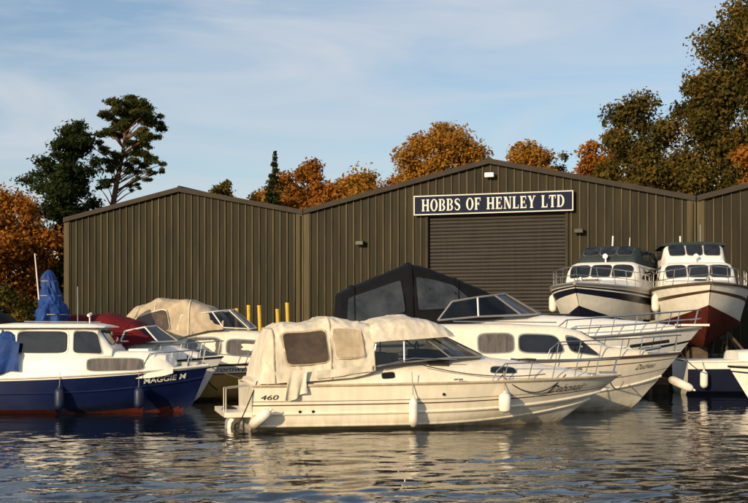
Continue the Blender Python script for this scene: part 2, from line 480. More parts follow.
# ---- blue-hulled boat ------------------------------------------------
def boat_blue():
    e = empty("motor_cruiser", (-10.2, 27.5, 0), R(0.5))
    h = Hull(6.35, 2.25, .78, 1.06, .3, .36, p=2.6, full=.4)
    mb = MB()
    h.mesh(mb, [(-1, 0, 'blue'), (0, .91, 'blue'), (.91, .95, 'textwhite'), (.95, 1, 'blue')], boot=(.055, 'red'))
    h.rub(mb, 'deck', .028); h.rub(mb, 'blue', .022, .50)
    mb.obj("hull", e)
    sh = Shell([(.3, .7, 1.0, .95, .9), (1.4, .7, 1.2, .95, .88), (1.6, .7, 1.38, .95, .85), (3.6, .74, 1.42, .95, .86), (5.12, .8, 1.40, .74, .64), (5.45, .85, 1.33, .66, .52), (5.62, .9, 1.05, .6, .5)], .24)
    mb = MB(); sh.mesh(mb, 'white', 25, .2)
    window(mb, sh, (3.75, 5.0, 3.75, 4.95, .33, .74), k='glasscurt', fr='alu', rr=.2, off=.035, fw=.02)
    mb.box((4.55, -.25, 1.40), (5.0, .25, 1.45), 'deck')
    mb.obj("coachroof", e)
    wh = Shell([(1.55, 1.30, 1.97, .83, .74), (3.75, 1.30, 1.97, .83, .74), (3.95, 1.30, 1.93, .83, .72), (4.28, 1.30, 1.46, .81, .72)], .22)
    mb = MB(); wh.mesh(mb, 'white', 25, .2)
    for a, b in ((2.15, 3.28), (3.42, 4.0)):
        window(mb, wh, (a, b + (.08 if a > 3 else 0), a, b - (.06 if a > 3 else 0), .10, .84), k='glass', fr='alu', rr=.18, off=.03)
    for y0, y1 in ((-.86, -.08), (.08, .86)): topwin(mb, wh, 3.99, 4.22, y0, y1, off=.02)
    mb.obj("wheelhouse", e)
    mb = MB(); rf = Shell([(1.4, 1.94, 2.0, .86, .84), (2, 1.94, 2.05, .88, .84), (3.8, 1.94, 2.04, .87, .83), (4.12, 1.94, 1.98, .82, .76)], .5)
    rf.mesh(mb, 'deck', 21, .2)
    mb.tube([(2.3, -.75, 2.08), (3.7, -.72, 2.07)], .014, 'steel'); mb.tube([(2.3, .75, 2.08), (3.7, .72, 2.07)], .014, 'steel')
    mb.tube([(3.6, 0, 2.03), (3.6, 0, 2.22)], .015, 'deck'); mb.tube([(3.58, -.06, 2.22), (3.62, .06, 2.26)], .035, 'deck')
    mb.obj("wheelhouse_roof", e)
    cv = Shell([(-.1, .75, .85, 1.02, .95), (0.1, .75, 1.5, 1.02, .9), (.6, .75, 1.75, 1.02, .88), (1.2, .78, 1.9, 1.0, .86), (1.62, .8, 1.98, .98, .86), (2.1, 1.0, 1.90, .96, .84)], .4)
    mb = MB(); cv.mesh(mb, 'canvas_blue', 51, .05, wr=.06, ws=3, seed=2, crease=.03); mb.obj("cockpit_cover", e)
    drape(e, ((1.4, -.98, 1.75), (2.25, -.93, 1.62)), .75, 'canvas_blue', "hanging_tarpaulin", .07)
    mb = MB(); st = [(0, .30), (.3, .33), (.6, .27), (.9, .21), (1.15, .17), (1.3, .12), (1.42, .03)]
    rows = []
    for i in range(43):
        z = 1.42 * i / 42; r = float(np.interp(z, [a[0] for a in st], [a[1] for a in st])); row = []
        for j in range(49):
            a = 2 * math.pi * j / 48
            n1 = noise.noise(Vector((math.cos(a) * 1.6, math.sin(a) * 1.6, z * 1.6)))
            n2 = 1 - min(1, abs(noise.noise(Vector((math.cos(a) * 2.4, math.sin(a) * 2.4 + 5, z * 2.2)))) * 4)
            rr = r * (1 + .4 * n1 + .30 * n2 * n2)
            row.append(Vector((2.45 + .06 * math.sin(z * 4) + math.cos(a) * rr, .95 + math.sin(a) * rr, 1.9 + z)))
        rows.append(row)
    mb.grid(rows, 'canvas_blue'); mb.fan(rows[-1], 'canvas_blue')
    for zz in (.35, .8, 1.15): 
        rr = float(np.interp(zz, [a[0] for a in st], [a[1] for a in st])) * 1.05
        mb.tube([(2.45 + .06 * math.sin(zz * 4) + math.cos(a) * rr, .95 + math.sin(a) * rr, 1.9 + zz) for a in [2 * math.pi * j / 20 for j in range(21)]], .012, 'rope', 5)
    mb.obj("tarpaulin_wrapped_mast", e)
    mb = MB(); mb.tube([(2.3, 1.0, 1.0), (2.05, 1.0, 3.72)], [.025, .012], 'textwhite')
    mb.tube([(3.25, .3, 2.0), (3.25, .3, 2.9)], .01, 'steel'); mb.obj("flag_staff", e)
    rail(e, h, .78, .985, .38, posts=4, r=.012)
    for x in (3.2, 4.9):
        q = h.pt(x / 6.55, .5, -1); fender(e, (x, q.y - .12, .12), .48, .11, 'fenderblue', top=(x, h.pt(x / 6.55, 1, -1).y, .95))
    hull_text(e, h, "MAGGIE M", .79, .90, .60, .125, 'textwhite', 0, .02)
    rope(e, (6.25, 0, 1.1), (7.6, 1.5, .6), .1)
    mb = MB()
    mb.tube([(5.9, -.2, 1.0), (5.9, -.2, 1.3)], .02, 'black'); mb.box((5.75, -.12, 1.02), (6.1, .12, 1.14), 'steel'); coil(mb, (5.6, .3, 1.02)); mb.obj("anchor_winch", e)

# ---- red canopy boat ------------------------------------------------
def boat_red():
    e = empty("cabin_cruiser", (-9.4, 29.95, 0), R(-1))
    h = Hull(5.6, 2.0, .95, 1.2, .3, .6)
    mb = MB(); h.mesh(mb, [(-1, 0, 'white'), (0, .6, 'white'), (.6, .66, 'navy'), (.66, 1, 'white')]); h.rub(mb, 'black', .025); mb.obj("hull", e)
    sh = Shell([(.2, .8, 1.15, .9, .8), (2.0, .8, 1.35, .9, .8), (3.2, .85, 1.62, .88, .75), (4.2, .9, 1.55, .72, .55), (5.0, .95, 1.3, .4, .25)], .4)
    mb = MB(); sh.mesh(mb, 'white', 21, .2)
    window(mb, sh, (3.0, 4.2, 3.0, 4.0, .45, .75)); mb.obj("coachroof", e)
    cv = Shell([(.6, 1.0, 1.3, .9, .8), (.9, 1.05, 1.95, .9, .8), (1.8, 1.1, 2.26, .9, .78), (2.8, 1.3, 2.30, .88, .76), (3.5, 1.5, 2.12, .85, .7), (3.95, 1.6, 1.78, .75, .5)], .42)
    mb = MB(); cv.mesh(mb, 'canvas_red', 41, .07, wr=.03, seed=3, crease=.02, hoops=(.9, 1.9, 2.9, 3.9)); mb.obj("canopy", e)
    windscreen(e, [(3.2, .82, 1.6), (4.1, .7, 1.58), (4.45, 0, 1.6)], [(3.3, .76, 1.85), (3.75, .6, 1.95), (3.9, 0, 1.98)], fr='textwhite', r=.022)
    rail(e, h, .7, .985, .4, posts=4)

# ---- cream canopy boat with ochre hull -----------------------------------
def boat_ochre():
    e = empty("cabin_cruiser", (-7.3, 32.2, 0), R(1))
    h = Hull(7.1, 2.5, .9, 1.1, .35, .9)
    mb = MB(); h.mesh(mb, [(-1, 0, 'yellowhull'), (0, .70, 'yellowhull'), (.70, .74, 'brown'), (.74, 1, 'cream')]); h.rub(mb, 'black', .03); mb.obj("hull", e)
    sh = Shell([(.1, .75, 1.05, 1.15, 1.1), (1.0, .75, 1.4, 1.15, 1.05), (1.8, .75, 1.93, 1.15, 1.0), (3.0, .75, 1.93, 1.13, .98), (4.2, .78, 1.83, 1.0, .84), (5.2, .8, 1.58, .82, .62), (6.2, .85, 1.25, .5, .35), (6.7, .9, 1.08, .25, .15)], .36)
    mb = MB(); sh.mesh(mb, 'cream', 25, .15)
    window(mb, sh, (2.3, 3.25, 2.35, 3.25, .38, .78), k='glasscurt'); window(mb, sh, (3.4, 4.6, 3.4, 4.35, .40, .76), k='glasscurt')
    mb.obj("coachroof", e)
    cv = Shell([(.2, .95, 1.2, 1.15, 1.05), (.45, .95, 2.0, 1.15, .95), (.9, 1.1, 2.5, 1.15, .92), (1.6, 1.4, 2.72, 1.12, .92), (2.3, 1.7, 2.68, 1.08, .9), (2.9, 1.85, 2.5, 1.02, .85), (3.3, 1.88, 2.2, .95, .75)], .36)
    mb = MB(); cv.mesh(mb, 'canvas_tan', 51, .06, wr=.03, seed=5, crease=.03, hoops=(.45, 1.5, 2.4, 3.3)); window(mb, cv, (1.0, 1.9, 1.0, 1.8, .3, .75), k='vinyl', fr='canvas', off=.05, rr=.14)
    for x in (.5, 1.5, 2.4): mb.tube([Vector((p.x, p.y * 1.012, p.z + .012)) for p in cv.ring(x, 30)], .018, 'canvas', 5)
    mb.obj("canopy", e)
    windscreen(e, [(2.1, 1.02, 1.88), (3.3, .9, 1.93), (3.95, .5, 1.9), (4.1, 0, 1.92)], [(2.2, .95, 2.25), (3.0, .84, 2.35), (3.4, .45, 2.4), (3.5, 0, 2.42)], fr='textwhite')
    rail(e, h, .55, .985, .45, posts=6)
    hull_text(e, h, "Cromwell", .42, 1.1, .80, .13, 'textblack', .3)
    for x in (2.75, 2.35): fender(e, (x, -1.42, .25), .6, .1, 'black' if x > 2.5 else 'fender', top=(x, -1.2, 1.1))
    rope(e, (2.6, -1.2, 1.2), (3.2, -1.3, .3), .15, .02, 'ropeblack')

# ---- big cruiser with black canopy ----------------------------------------
def boat_black_canopy():
    e = empty("express_cruiser", (-1.05, 32.3, 0), R(6))
    h = Hull(10.3, 3.2, 1.45, 1.93, .5, 1.4)
    mb = MB(); h.mesh(mb, [(-1, 0, 'white'), (0, .62, 'white'), (.62, .68, 'navy'), (.68, 1, 'white')], boot=(.1, 'navy')); h.rub(mb, 'alu', .04); mb.obj("hull", e)
    sh = Shell([(.1, 1.3, 1.7, 1.45, 1.35), (2.4, 1.35, 2.1, 1.45, 1.3), (4.0, 1.35, 2.25, 1.4, 1.2), (5.6, 1.4, 2.28, 1.25, 1.0), (7.0, 1.5, 2.22, 1.0, .75), (8.4, 1.6, 2.12, .65, .4), (9.5, 1.75, 2.0, .3, .15)], .5)
    mb = MB(); sh.mesh(mb, 'white', 25, .2); mb.box((6.0, -.25, 2.26), (6.5, .25, 2.31), 'glass'); coil(mb, (9.0, 0, 2.06), .18); mb.obj("coachroof", e)
    cv = Shell([(0.0, 1.55, 1.75, 1.42, 1.3), (.06, 1.55, 2.85, 1.42, 1.12), (.4, 1.55, 3.03, 1.42, 1.1), (1.15, 1.6, 3.33, 1.42, 1.08), (1.95, 1.65, 3.66, 1.4, 1.05), (2.5, 1.8, 3.52, 1.38, 1.05), (3.2, 2.0, 3.25, 1.33, 1.0), (3.9, 2.15, 2.97, 1.25, .95), (4.5, 2.25, 2.7, 1.1, .7)], .34)
    mb = MB(); cv.mesh(mb, 'canvas_black', 41, .08, wr=.02, seed=8, crease=.02)
    window(mb, cv, (.2, 1.75, .25, 1.65, .36, .82), k='vinylgrey', fr='canvas_black', off=.05, rr=.07)
    window(mb, cv, (2.1, 3.9, 2.05, 3.1, .36, .82), k='vinylgrey', fr='canvas_black', off=.05, rr=.07)
    mb.obj("canopy", e)
    mb = MB()
    for x in (.42, 1.95, 3.2):
        mb.tube([Vector((p.x, p.y * 1.02, p.z + .02)) for p in cv.ring(x, 30)], .025, 'canvas_black', 5)
    mb.obj("canopy_hoops", e)
    windscreen(e, [(2.6, 1.36, 2.12), (3.7, 1.3, 2.22), (4.9, 1.1, 2.27), (5.5, .6, 2.3), (5.7, 0, 2.33)], [(3.0, 1.25, 2.62), (3.7, 1.18, 2.74), (4.2, .98, 2.8), (4.6, .5, 2.84), (4.7, 0, 2.86)], fr='alu', r=.03)
    rail(e, h, .55, .985, .5, posts=7, mid=True, r=.018)
    mb = MB(); mb.box((9.6, -.15, 1.97), (10.5, .15, 2.03), 'deck'); mb.obj("bow_roller", e)

# ---- white cabin cruiser -----------------------------------
def boat_white():
    e = empty("cabin_cruiser", (.35, 27.7, 0), R(4))
    h = Hull(6.95, 2.5, 1.12, 1.34, .4, 1.0, p=2.4)
    mb = MB(); h.mesh(mb, [(-1, 0, 'cream'), (0, .5, 'cream'), (.5, .52, 'brown'), (.52, .82, 'cream'), (.82, .845, 'brown'), (.845, 1, 'cream')], boot=(.05, 'canvas_tan')); h.rub(mb, 'brown', .032); h.rub(mb, 'cream', .03, .25); mb.obj("hull", e)
    sh = Shell([(.2, 1.0, 1.35, 1.12, 1.05), (.9, 1.0, 1.45, 1.12, 1.02), (1.1, 1.0, 2.02, 1.1, .95), (2.6, 1.05, 2.04, 1.08, .93), (3.9, 1.05, 1.98, 1.03, .86), (4.35, 1.08, 1.88, .98, .78), (5.1, 1.1, 1.50, .84, .62), (6.0, 1.2, 1.42, .5, .35), (6.5, 1.25, 1.34, .22, .12)], .3)
    mb = MB(); sh.mesh(mb, 'cream', 25, .15)
    window(mb, sh, (1.95, 2.75, 1.95, 2.75, .34, .76), k='glasscurt'); window(mb, sh, (2.88, 3.95, 2.88, 3.75, .34, .76), k='glass'); window(mb, sh, (4.1, 4.85, 3.95, 4.3, .36, .76), rr=.3)
    for y0, y1 in ((-.8, -.06), (.06, .8)): topwin(mb, sh, 4.42, 5.02, y0, y1)
    mb.box((5.3, -.25, 1.44), (5.75, .25, 1.5), 'deck')
    mb.tube([(1.4, -.8, 2.08), (3.8, -.72, 2.06)], .015, 'steel')
    mb.obj("cabin", e)
    rail(e, h, .5, .985, .42, posts=7, r=.016)
    hull_text(e, h, "Duchess", .835, .55, .66, .12, 'textblack', .4)
    f = fender(e, (0, 0, 0), .62, .1); f.location = (6.55, -.35, .75); f.rotation_euler = (R(0), R(115), R(-10))
    rope(e, (6.9, 0, 1.4), (8.3, 1.9, .75), .1)
    mb = MB()
    for (a, b, k) in (((5.6, -.5, 1.5), (6.6, -.2, 1.62), 'black'), ((5.9, -.6, 1.42), (6.3, -.5, 1.48), 'steel')): mb.tube([a, b], .04, k, 8)
    coil(mb, (6.1, 0, 1.42)); mb.obj("deck_gear", e)

# ---- boats ashore -----------------------------------
def boat_ashore(x, y, rz, kind):
    e = empty("motor_yacht", (x, y, 1.85), rz)
    h = Hull(8.8, 3.35 if kind else 3.2, 1.25, 1.5, .65, 1.0, p=3.2, full=.48, chine=.15)
    mb = MB()
    if kind: h.mesh(mb, [(-1, 0, 'maroon'), (0, .10, 'maroon'), (.10, .62, 'deck'), (.62, .72, 'brown'), (.72, 1, 'deck')], boot=(.22, 'maroon'))
    else: h.mesh(mb, [(-1, 0, 'navy'), (0, .08, 'navy'), (.08, .60, 'deck'), (.60, .80, 'navy'), (.80, .84, 'deck'), (.84, .90, 'navy'), (.90, 1, 'deck')], boot=(.30, 'navy'))
    h.rub(mb, 'wood' if kind else 'alu', .05); mb.obj("hull", e)
    sh = Shell([(.6, 1.1, 1.9, 1.45, 1.35), (1.6, 1.1, 2.35, 1.45, 1.3), (4.6, 1.15, 2.38, 1.43, 1.26), (4.9, 1.15, 2.28, 1.41, 1.22), (5.35, 1.2, 1.72, 1.35, 1.15), (6.6, 1.3, 1.66, .9, .7), (7.5, 1.4, 1.55, .5, .4)], .24)
    mb = MB(); sh.mesh(mb, 'deck', 25, .2)
    for a, b in ((1.8, 2.9), (3.0, 4.0), (4.1, 4.85)): window(mb, sh, (a, b, a, b - (.15 if b > 4.5 else 0), .5, .86), fw=.04)
    for y0, y1 in ((-.92, -.34), (-.29, .29), (.34, .92)): topwin(mb, sh, 4.93, 5.28, y0, y1, off=.03)
    mb.box((6.3, -.3, 1.64), (6.8, .3, 1.70), 'glass')
    mb.obj("cabin", e)
    up = Shell([(1.0, 2.3, 2.9, 1.2, 1.1), (1.3, 2.3, 3.05 if kind else 2.95, 1.2, 1.05), (3.6, 2.3, 3.1 if kind else 3.0, 1.16, 1.02), (4.0, 2.3, 2.75, 1.1, .98), (4.25, 2.3, 2.5, 1.06, .96)], .26)
    mb = MB(); up.mesh(mb, 'canvas_green' if not kind else 'deck', 33, .12, wr=.02 if not kind else 0, seed=kind, crease=.015 if not kind else 0)
    k = 'vinylgrey'
    for a, b in ((1.3, 2.2), (2.35, 3.5)): window(mb, up, (a, b, a, b, .35, .8), k=k, off=.035)
    for y0, y1 in ((-.9, -.34), (-.28, .28), (.34, .9)): topwin(mb, up, 3.68, 4.12, y0, y1, k='glass', off=.04)
    mb.obj("flybridge_canopy", e)
    if kind:
        mb = MB(); rf = Shell([(.9, 3.0, 3.12, 1.16, 1.1), (2, 3.02, 3.22, 1.18, 1.1), (3.7, 3.02, 3.16, 1.15, 1.05)], .5); rf.mesh(mb, 'canvas_green', 21, .2, wr=.03); mb.obj("canopy_roof", e)
    mb = MB(); mb.tube([(2.3, .4, 3.0), (2.2, .4, 3.9 if kind else 3.4)], .018, 'steel'); mb.tube([(2.0, -.3, 3.0), (1.9, -.3, 3.5)], .03, 'deck')
    mb.tube([(4.4, 0, 2.35), (4.4, 0, 2.6)], .03, 'deck'); mb.tube([(4.36, 0, 2.60), (4.50, 0, 2.60)], [.07, .09], 'deck', 12)
    mb.tube([(8.0, 0, 1.6), (8.0, 0, 1.72)], .06, 'steel'); mb.tube([(8.3, .05, 1.6), (8.85, .0, 1.58)], .035, 'steel')
    mb.obj("aerials_and_deck_gear", e)
    rail(e, h, .45, .985, .55, posts=8, mid=True, r=.016, inset=.1)
    mb = MB()
    for xx in (1.2, 3.5, 5.6):
        for sd in (-1, 1):
            b = h.pt(xx / 8.8, -.25, sd)
            mb.tube([b + Vector((0, 0, -.02)), (xx, sd * 1.75, -1.05)], .05, 'wood', 6)
            mb.tube([b + Vector((0, 0, -.02)), (xx, sd * .9, -1.05)], .04, 'wood', 6)
        mb.box((xx - .2, -.25, -1.06), (xx + .2, .25, -.62), 'wood')
    mb.obj("cradle", e)
    q = h.pt(.7, .5, -1)
    fender(e, (q.x, q.y - .15, .6), .6, .13, 'fender', top=(q.x, h.pt(.7, 1, -1).y, 1.5))

def boat_navy():
    e = empty("day_boat", (9.0, 34.9, 0), R(-1))
    h = Hull(5.6, 2.1, .95, 1.1, .3, .6)
    mb = MB(); h.mesh(mb, [(-1, 0, 'navy'), (0, .75, 'navy'), (.75, 1, 'white')]); h.rub(mb, 'deck', .03); mb.obj("hull", e)
    sh = Shell([(1.5, .9, 1.25, .85, .75), (3.5, .9, 1.35, .8, .7), (4.5, .95, 1.15, .5, .4)], .4)
    mb = MB(); sh.mesh(mb, 'deck', 21, .2); window(mb, sh, (1.9, 3.2, 1.9, 3.1, .4, .75)); mb.obj("coachroof", e)
    for x in (.4, 2.6): fender(e, (x, -1.18, .2), .5, .11, top=(x, -1.0, 1.0))
    rail(e, h, .5, .985, .4, posts=5)

def boat_edge():
    e = empty("dinghy", (14.6, 30.2, 0), R(181))
    h = Hull(5.6, 2.0, .8, .95, .25, .5)
    mb = MB(); h.mesh(mb, [(-1, 0, 'white'), (0, .7, 'white'), (.7, .78, 'navy'), (.78, 1, 'white')]); h.rub(mb, 'black', .03); mb.obj("hull", e)
    cv = Shell([(.3, .8, .95, .9, .8), (1.5, .8, 1.35, .9, .7), (3.2, .85, 1.4, .85, .6), (4.6, .85, 1.0, .5, .3)], .7)
    mb = MB(); cv.mesh(mb, 'canvas_green', 25, .12, wr=.04); mb.obj("cover", e)

def boat_covered():
    e = empty("covered_dinghy", (-14.2, 33.6, 0), R(3))
    h = Hull(6.2, 2.2, .95, 1.15, .3, .6)
    mb = MB(); h.mesh(mb, [(-1, 0, 'white'), (0, .6, 'white'), (.6, 1, 'navy')]); h.rub(mb, 'deck', .03); mb.obj("hull", e)
    cv = Shell([(.2, .9, 1.5, 1.0, .8), (1.2, .9, 2.35, 1.0, .8), (3.4, 1.0, 2.45, 1.0, .8), (4.3, 1.0, 1.9, .8, .6), (5.6, 1.0, 1.2, .3, .2)], .4)
    mb = MB(); cv.mesh(mb, 'canvas_black', 29, .12, wr=.05); mb.obj("cover", e)

boat_foreground(); boat_blue(); boat_red(); boat_ochre(); boat_black_canopy(); boat_white()
boat_ashore(10.05, 46.3, R(-114), 0); boat_ashore(12.15, 46.6, R(-99), 1)
boat_navy(); boat_edge(); boat_covered()

# ------------------------------------------------------------------ sheds
def clad_mat(name, col):
    m = mk(name, col, .6, metal=0, var=.55, vs=(1.6, 1.6, .22), grime=((.011, .013, .005), .8, 4.8), spec=.15, streak=.35)
    return m
M['clad'] = clad_mat("cladding_brown", (.0205, .0170, .0082))
M['clad2'] = clad_mat("cladding_olive", (.0180, .0165, .0075))
M['cladriblit'] = clad_mat("cladding_rib_highlight", (.088, .070, .036))  # same cladding in a lighter colour; sun highlight on the ribs is painted in
M['trim'] = mk("verge_trim", (.036, .029, .023), .7, var=.25, spec=.2)
M['trimolive'] = mk("corner_trim", (.070, .056, .025), .6, var=.3, vs=(3, 3, .5), spec=.2, streak=.2)
M['roof'] = mk("roof_sheet", (.08, .075, .07), .8, var=.3, spec=.2)
M['shutter'] = mk("shutter_steel", (.024, .021, .019), .55, metal=0, var=.4, vs=(.6, 1, 5), spec=.2, streak=.25)
M['signblue'] = mk("sign_navy", (.007, .012, .035), .7, var=.15, spec=.15)
M['signwhite'] = mk("sign_white", (.66, .64, .60), .6, var=.08, spec=.2)
PL = Vector((-15.6, 60.0)); U = Vector((.9462, -.3240)); ANG = math.atan2(U.y, U.x)
GZ = .8

def shed(s0, s1, eave, apex, clad, door=None, depth=28):
    o = PL + U * s0; W = s1 - s0; c = W / 2
    e = empty("boat_shed", (o.x, o.y, 0), ANG)
    def zt(x): return eave + (apex - eave) * (1 - abs(x - c) / c)
    mb = MB(); P = .36; prof = [(0, 0), (.245, 0), (.262, -.06), (.325, -.06), (.342, 0)]
    xs = []; k = 0
    while k * P < W:
        for a, y in prof:
            if k * P + a < W: xs.append((k * P + a, y))
        k += 1
    xs.append((W, 0)); xs = sorted(xs)
    if door:
        for d in door[:2]: xs.append((d, 0.0))
        xs = sorted(xs)
    for a, b in zip(xs, xs[1:]):
        if b[0] - a[0] < 1e-4: continue
        m = (a[0] + b[0]) / 2; zb = GZ
        if door and door[0] < m < door[1]: zb = door[2]
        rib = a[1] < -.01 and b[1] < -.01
        mb.add([(a[0], a[1], zb), (b[0], b[1], zb), (b[0], b[1], zt(b[0])), (a[0], a[1], zt(a[0]))], [(0, 1, 2, 3)], 'cladriblit' if rib else clad)
    mb.obj("front_cladding", e, smooth=False)
    mb = MB()
    for x in (.02, W - .02): mb.add([(x, 0, GZ), (x, depth, GZ), (x, depth, eave), (x, 0, eave)], [(0, 1, 2, 3)], clad)
    mb.add([(0, depth, GZ), (W, depth, GZ), (W, depth, eave), (c, depth, apex), (0, depth, eave)], [(0, 1, 2, 3, 4)], clad)
    mb.obj("side_and_back_walls", e, smooth=False)
    mb = MB(); ov = .0
    for sgn in (0, 1):
        xa = -ov if sgn == 0 else W + ov
        for (zoff, y0, y1, th, k) in ((.04, -.12, depth + .2, .1, 'roof'),):
            v = [(xa, y0, eave + zoff), (c, y0, apex + zoff), (c, y1, apex + zoff), (xa, y1, eave + zoff),
                 (xa, y0, eave + zoff + th), (c, y0, apex + zoff + th), (c, y1, apex + zoff + th), (xa, y1, eave + zoff + th)]
            mb.add(v, [(0, 1, 2, 3), (4, 5, 6, 7), (0, 1, 5, 4), (0, 3, 7, 4), (2, 3, 7, 6)], k)
        y0, y1 = -.24, -.125
        v = [(xa, y0, eave - .06), (c, y0, apex - .06), (c, y1, apex - .06), (xa, y1, eave - .06),
             (xa, y0, eave + .17), (c, y0, apex + .17), (c, y1, apex + .17), (xa, y1, eave + .17)]
        mb.add(v, [(0, 1, 2, 3), (4, 5, 6, 7), (0, 1, 5, 4), (0, 3, 7, 4), (2, 3, 7, 6)], 'trim')
    mb.tube([(c, -.2, apex + .16), (c, depth, apex + .16)], .08, 'trim', 8)
    mb.obj("roof", e, smooth=False)
    mb = MB(); mb.box((-.02, -.13, GZ), (.28, -.065, eave - .02), 'trimolive'); mb.box((W - .36, -.13, GZ), (W - .0, -.065, eave - .02), 'trimolive')
    mb.tube([(W - .15, -.2, GZ), (W - .15, -.2, eave - .1)], .055, 'trimolive', 10)
    mb.obj("corner_trims", e)
    if door:
        d0, d1, dz = door
        mb = MB(); z = GZ; rows = []
        while z < dz + .1:
            for dy, dz2 in ((0, 0), (-.03, .03), (-.035, .07), (-.03, .12), (0, .15)): rows.append([(d0 + .05, .16 + dy, z + dz2), (d1 - .05, .16 + dy, z + dz2)])
            z += .16
        mb.grid(rows, 'shutter'); mb.obj("roller_shutter", e, smooth=False)
        mb = MB()
        for x in (d0, d1): mb.box((x - .06, -.08, GZ), (x + .06, .2, dz), 'trim')
        mb.box((d0 - .06, -.08, dz), (d1 + .06, .2, dz + .1), 'trim'); mb.obj("door_frame", e, smooth=False)
    return e, zt

shed(0, 13.02, 7.24, 8.55, 'clad2')
e2, _ = shed(13.06, 30.84, 7.27, 9.24, 'clad', door=(19.03 - 13.06, 25.39 - 13.06, 6.95))
shed(30.9, 46.5, 7.27, 9.1, 'clad')

def wall_lamp(s, z, k='deck', f='alu'):
    o = PL + U * s; e = empty("wall_lamp", (o.x, o.y, z), ANG)
    mb = MB(); mb.box((-.04, -.2, -.03), (.04, -.04, .03), 'trim'); mb.box((-.20, -.40, -.12), (.20, -.18, .07), k); mb.box((-.17, -.42, -.10), (.17, -.40, .05), f)
    mb.obj("housing", e, smooth=False)
wall_lamp(22.0, 8.68); wall_lamp(15.9, 5.8, 'black', 'glass'); wall_lamp(25.95, 6.1, 'trim', 'glass')

# ---- sign with serif lettering
def letters():
    T, t = .21, .09; G = {}
    def rc(x0, y0, x1, y1): return [(x0, y0), (x1, y0), (x1, y1), (x0, y1)]
    def stem(x, w=T): return [rc(x, 0, x + w, 1), rc(x - .07, 0, x + w + .07, .07), rc(x - .07, .93, x + w + .07, 1)]
    def ring(cx, cy, rx, ry, tx, ty, a0=0, a1=360, n=28):
        o = []
        for i in range(n):
            p = []
            for a, q in ((a0 + (a1 - a0) * i / n, 1), (a0 + (a1 - a0) * (i + 1) / n, 1), (a0 + (a1 - a0) * (i + 1) / n, 0), (a0 + (a1 - a0) * i / n, 0)):
                a = R(a); p.append((cx + math.cos(a) * (rx - (0 if q else tx)), cy + math.sin(a) * (ry - (0 if q else ty))))
            o.append(p)
        return o
    G['H'] = (.92, stem(.07) + stem(.63) + [rc(.28, .45, .63, .55)])
    G['O'] = (.86, ring(.43, .5, .43, .52, T, .08))
    G['D'] = (.86, stem(.07) + ring(.36, .5, .46, .5, T, .08, -90, 90) + [rc(.28, .0, .37, .08), rc(.28, .92, .37, 1)])
    G['B'] = (.80, stem(.07) + ring(.38, .74, .34, .26, .19, .075, -90, 90, 14) + ring(.38, .26, .39, .27, .2, .075, -90, 90, 14))
    G['F'] = (.72, stem(.07) + [rc(.28, .91, .68, 1), rc(.28, .46, .52, .54), rc(.61, .74, .68, .91), rc(.47, .36, .53, .64)])
    G['E'] = (.76, stem(.07) + [rc(.28, .91, .68, 1), rc(.28, 0, .72, .09), rc(.28, .46, .52, .54), rc(.61, .74, .68, .91), rc(.65, .09, .72, .28), rc(.47, .36, .53, .64)])
    G['L'] = (.72, stem(.07) + [rc(.28, 0, .68, .09), rc(.61, .09, .68, .30)])
    G['T'] = (.76, stem(.28) + [rc(.02, .91, .75, 1), rc(.02, .72, .08, .91), rc(.69, .72, .75, .91)])
    G['N'] = (.92, [rc(.12, 0, .21, 1), rc(.02, 0, .31, .07), rc(.02, .93, .21, 1), rc(.73, 0, .82, 1), rc(.63, .93, .92, 1), [(.12, 1), (.36, 1), (.82, 0), (.62, 0)]])
    G['Y'] = (.84, [rc(.31, 0, .52, .45), rc(.23, 0, .60, .07), [(.31, .45), (.52, .45), (.30, 1), (.06, 1)], [(.40, .40), (.52, .45), (.78, 1), (.66, 1)], rc(0, .93, .36, 1), rc(.58, .93, .86, 1)])
    S = []
    cl = [(.60, .74), (.56, .90), (.36, .97), (.14, .88), (.10, .74), (.22, .60), (.40, .50), (.56, .40), (.60, .24), (.50, .07), (.30, .03), (.12, .10), (.06, .27)]
    wd = [.05, .09, .08, .15, .19, .2, .2, .2, .19, .13, .08, .09, .05]
    for i in range(len(cl) - 1):
        a, b = Vector(cl[i]), Vector(cl[i + 1]); d0 = Vector(cl[min(i + 1, len(cl) - 1)]) - Vector(cl[max(i - 1, 0)]); d1 = Vector(cl[min(i + 2, len(cl) - 1)]) - a
        n0 = Vector((-d0.y, d0.x)).normalized() * wd[i] / 2; n1 = Vector((-d1.y, d1.x)).normalized() * wd[i + 1] / 2
        S.append([tuple(a - n0), tuple(b - n1), tuple(b + n1), tuple(a + n0)])
    G['S'] = (.70, S)
    return G
def sign():
    s0, s1, z0, z1 = 18.5, 25.72, 6.96, 7.84
    o = PL + U * s0; e = empty("name_sign", (o.x, o.y, z0), ANG); W = s1 - s0; H = z1 - z0
    mb = MB(); mb.box((0, -.32, 0), (W, -.13, H), 'signblue'); mb.obj("board", e, smooth=False)
    mb = MB()
    for a, b in (((.0, -.335, 0), (W, -.322, .045)), ((.0, -.335, H - .045), (W, -.322, H)), ((0, -.335, .045), (.045, -.322, H - .045)), ((W - .045, -.335, .045), (W, -.322, H - .045))): mb.box(a, b, 'signwhite')
    mb.obj("border", e, smooth=False)
    G = letters(); txt = "HOBBS OF HENLEY LTD"; adv = []; x = 0
    for ch in txt:
        adv.append(x); x += (G[ch][0] + .13) if ch != ' ' else .55
    W0 = x - .13; sx = (W - .75) / W0; hh = .53; mb = MB()
    for ch, ax in zip(txt, adv):
        if ch == ' ': continue
        for i, q in enumerate(G[ch][1]):
            yy = -.326 - .0012 * (i % 9)
            mb.add([(.375 + (ax + p[0]) * sx, yy, .175 + p[1] * hh) for p in q], [(0, 1, 2, 3)], 'signwhite')
    mb.obj("lettering", e, smooth=False)
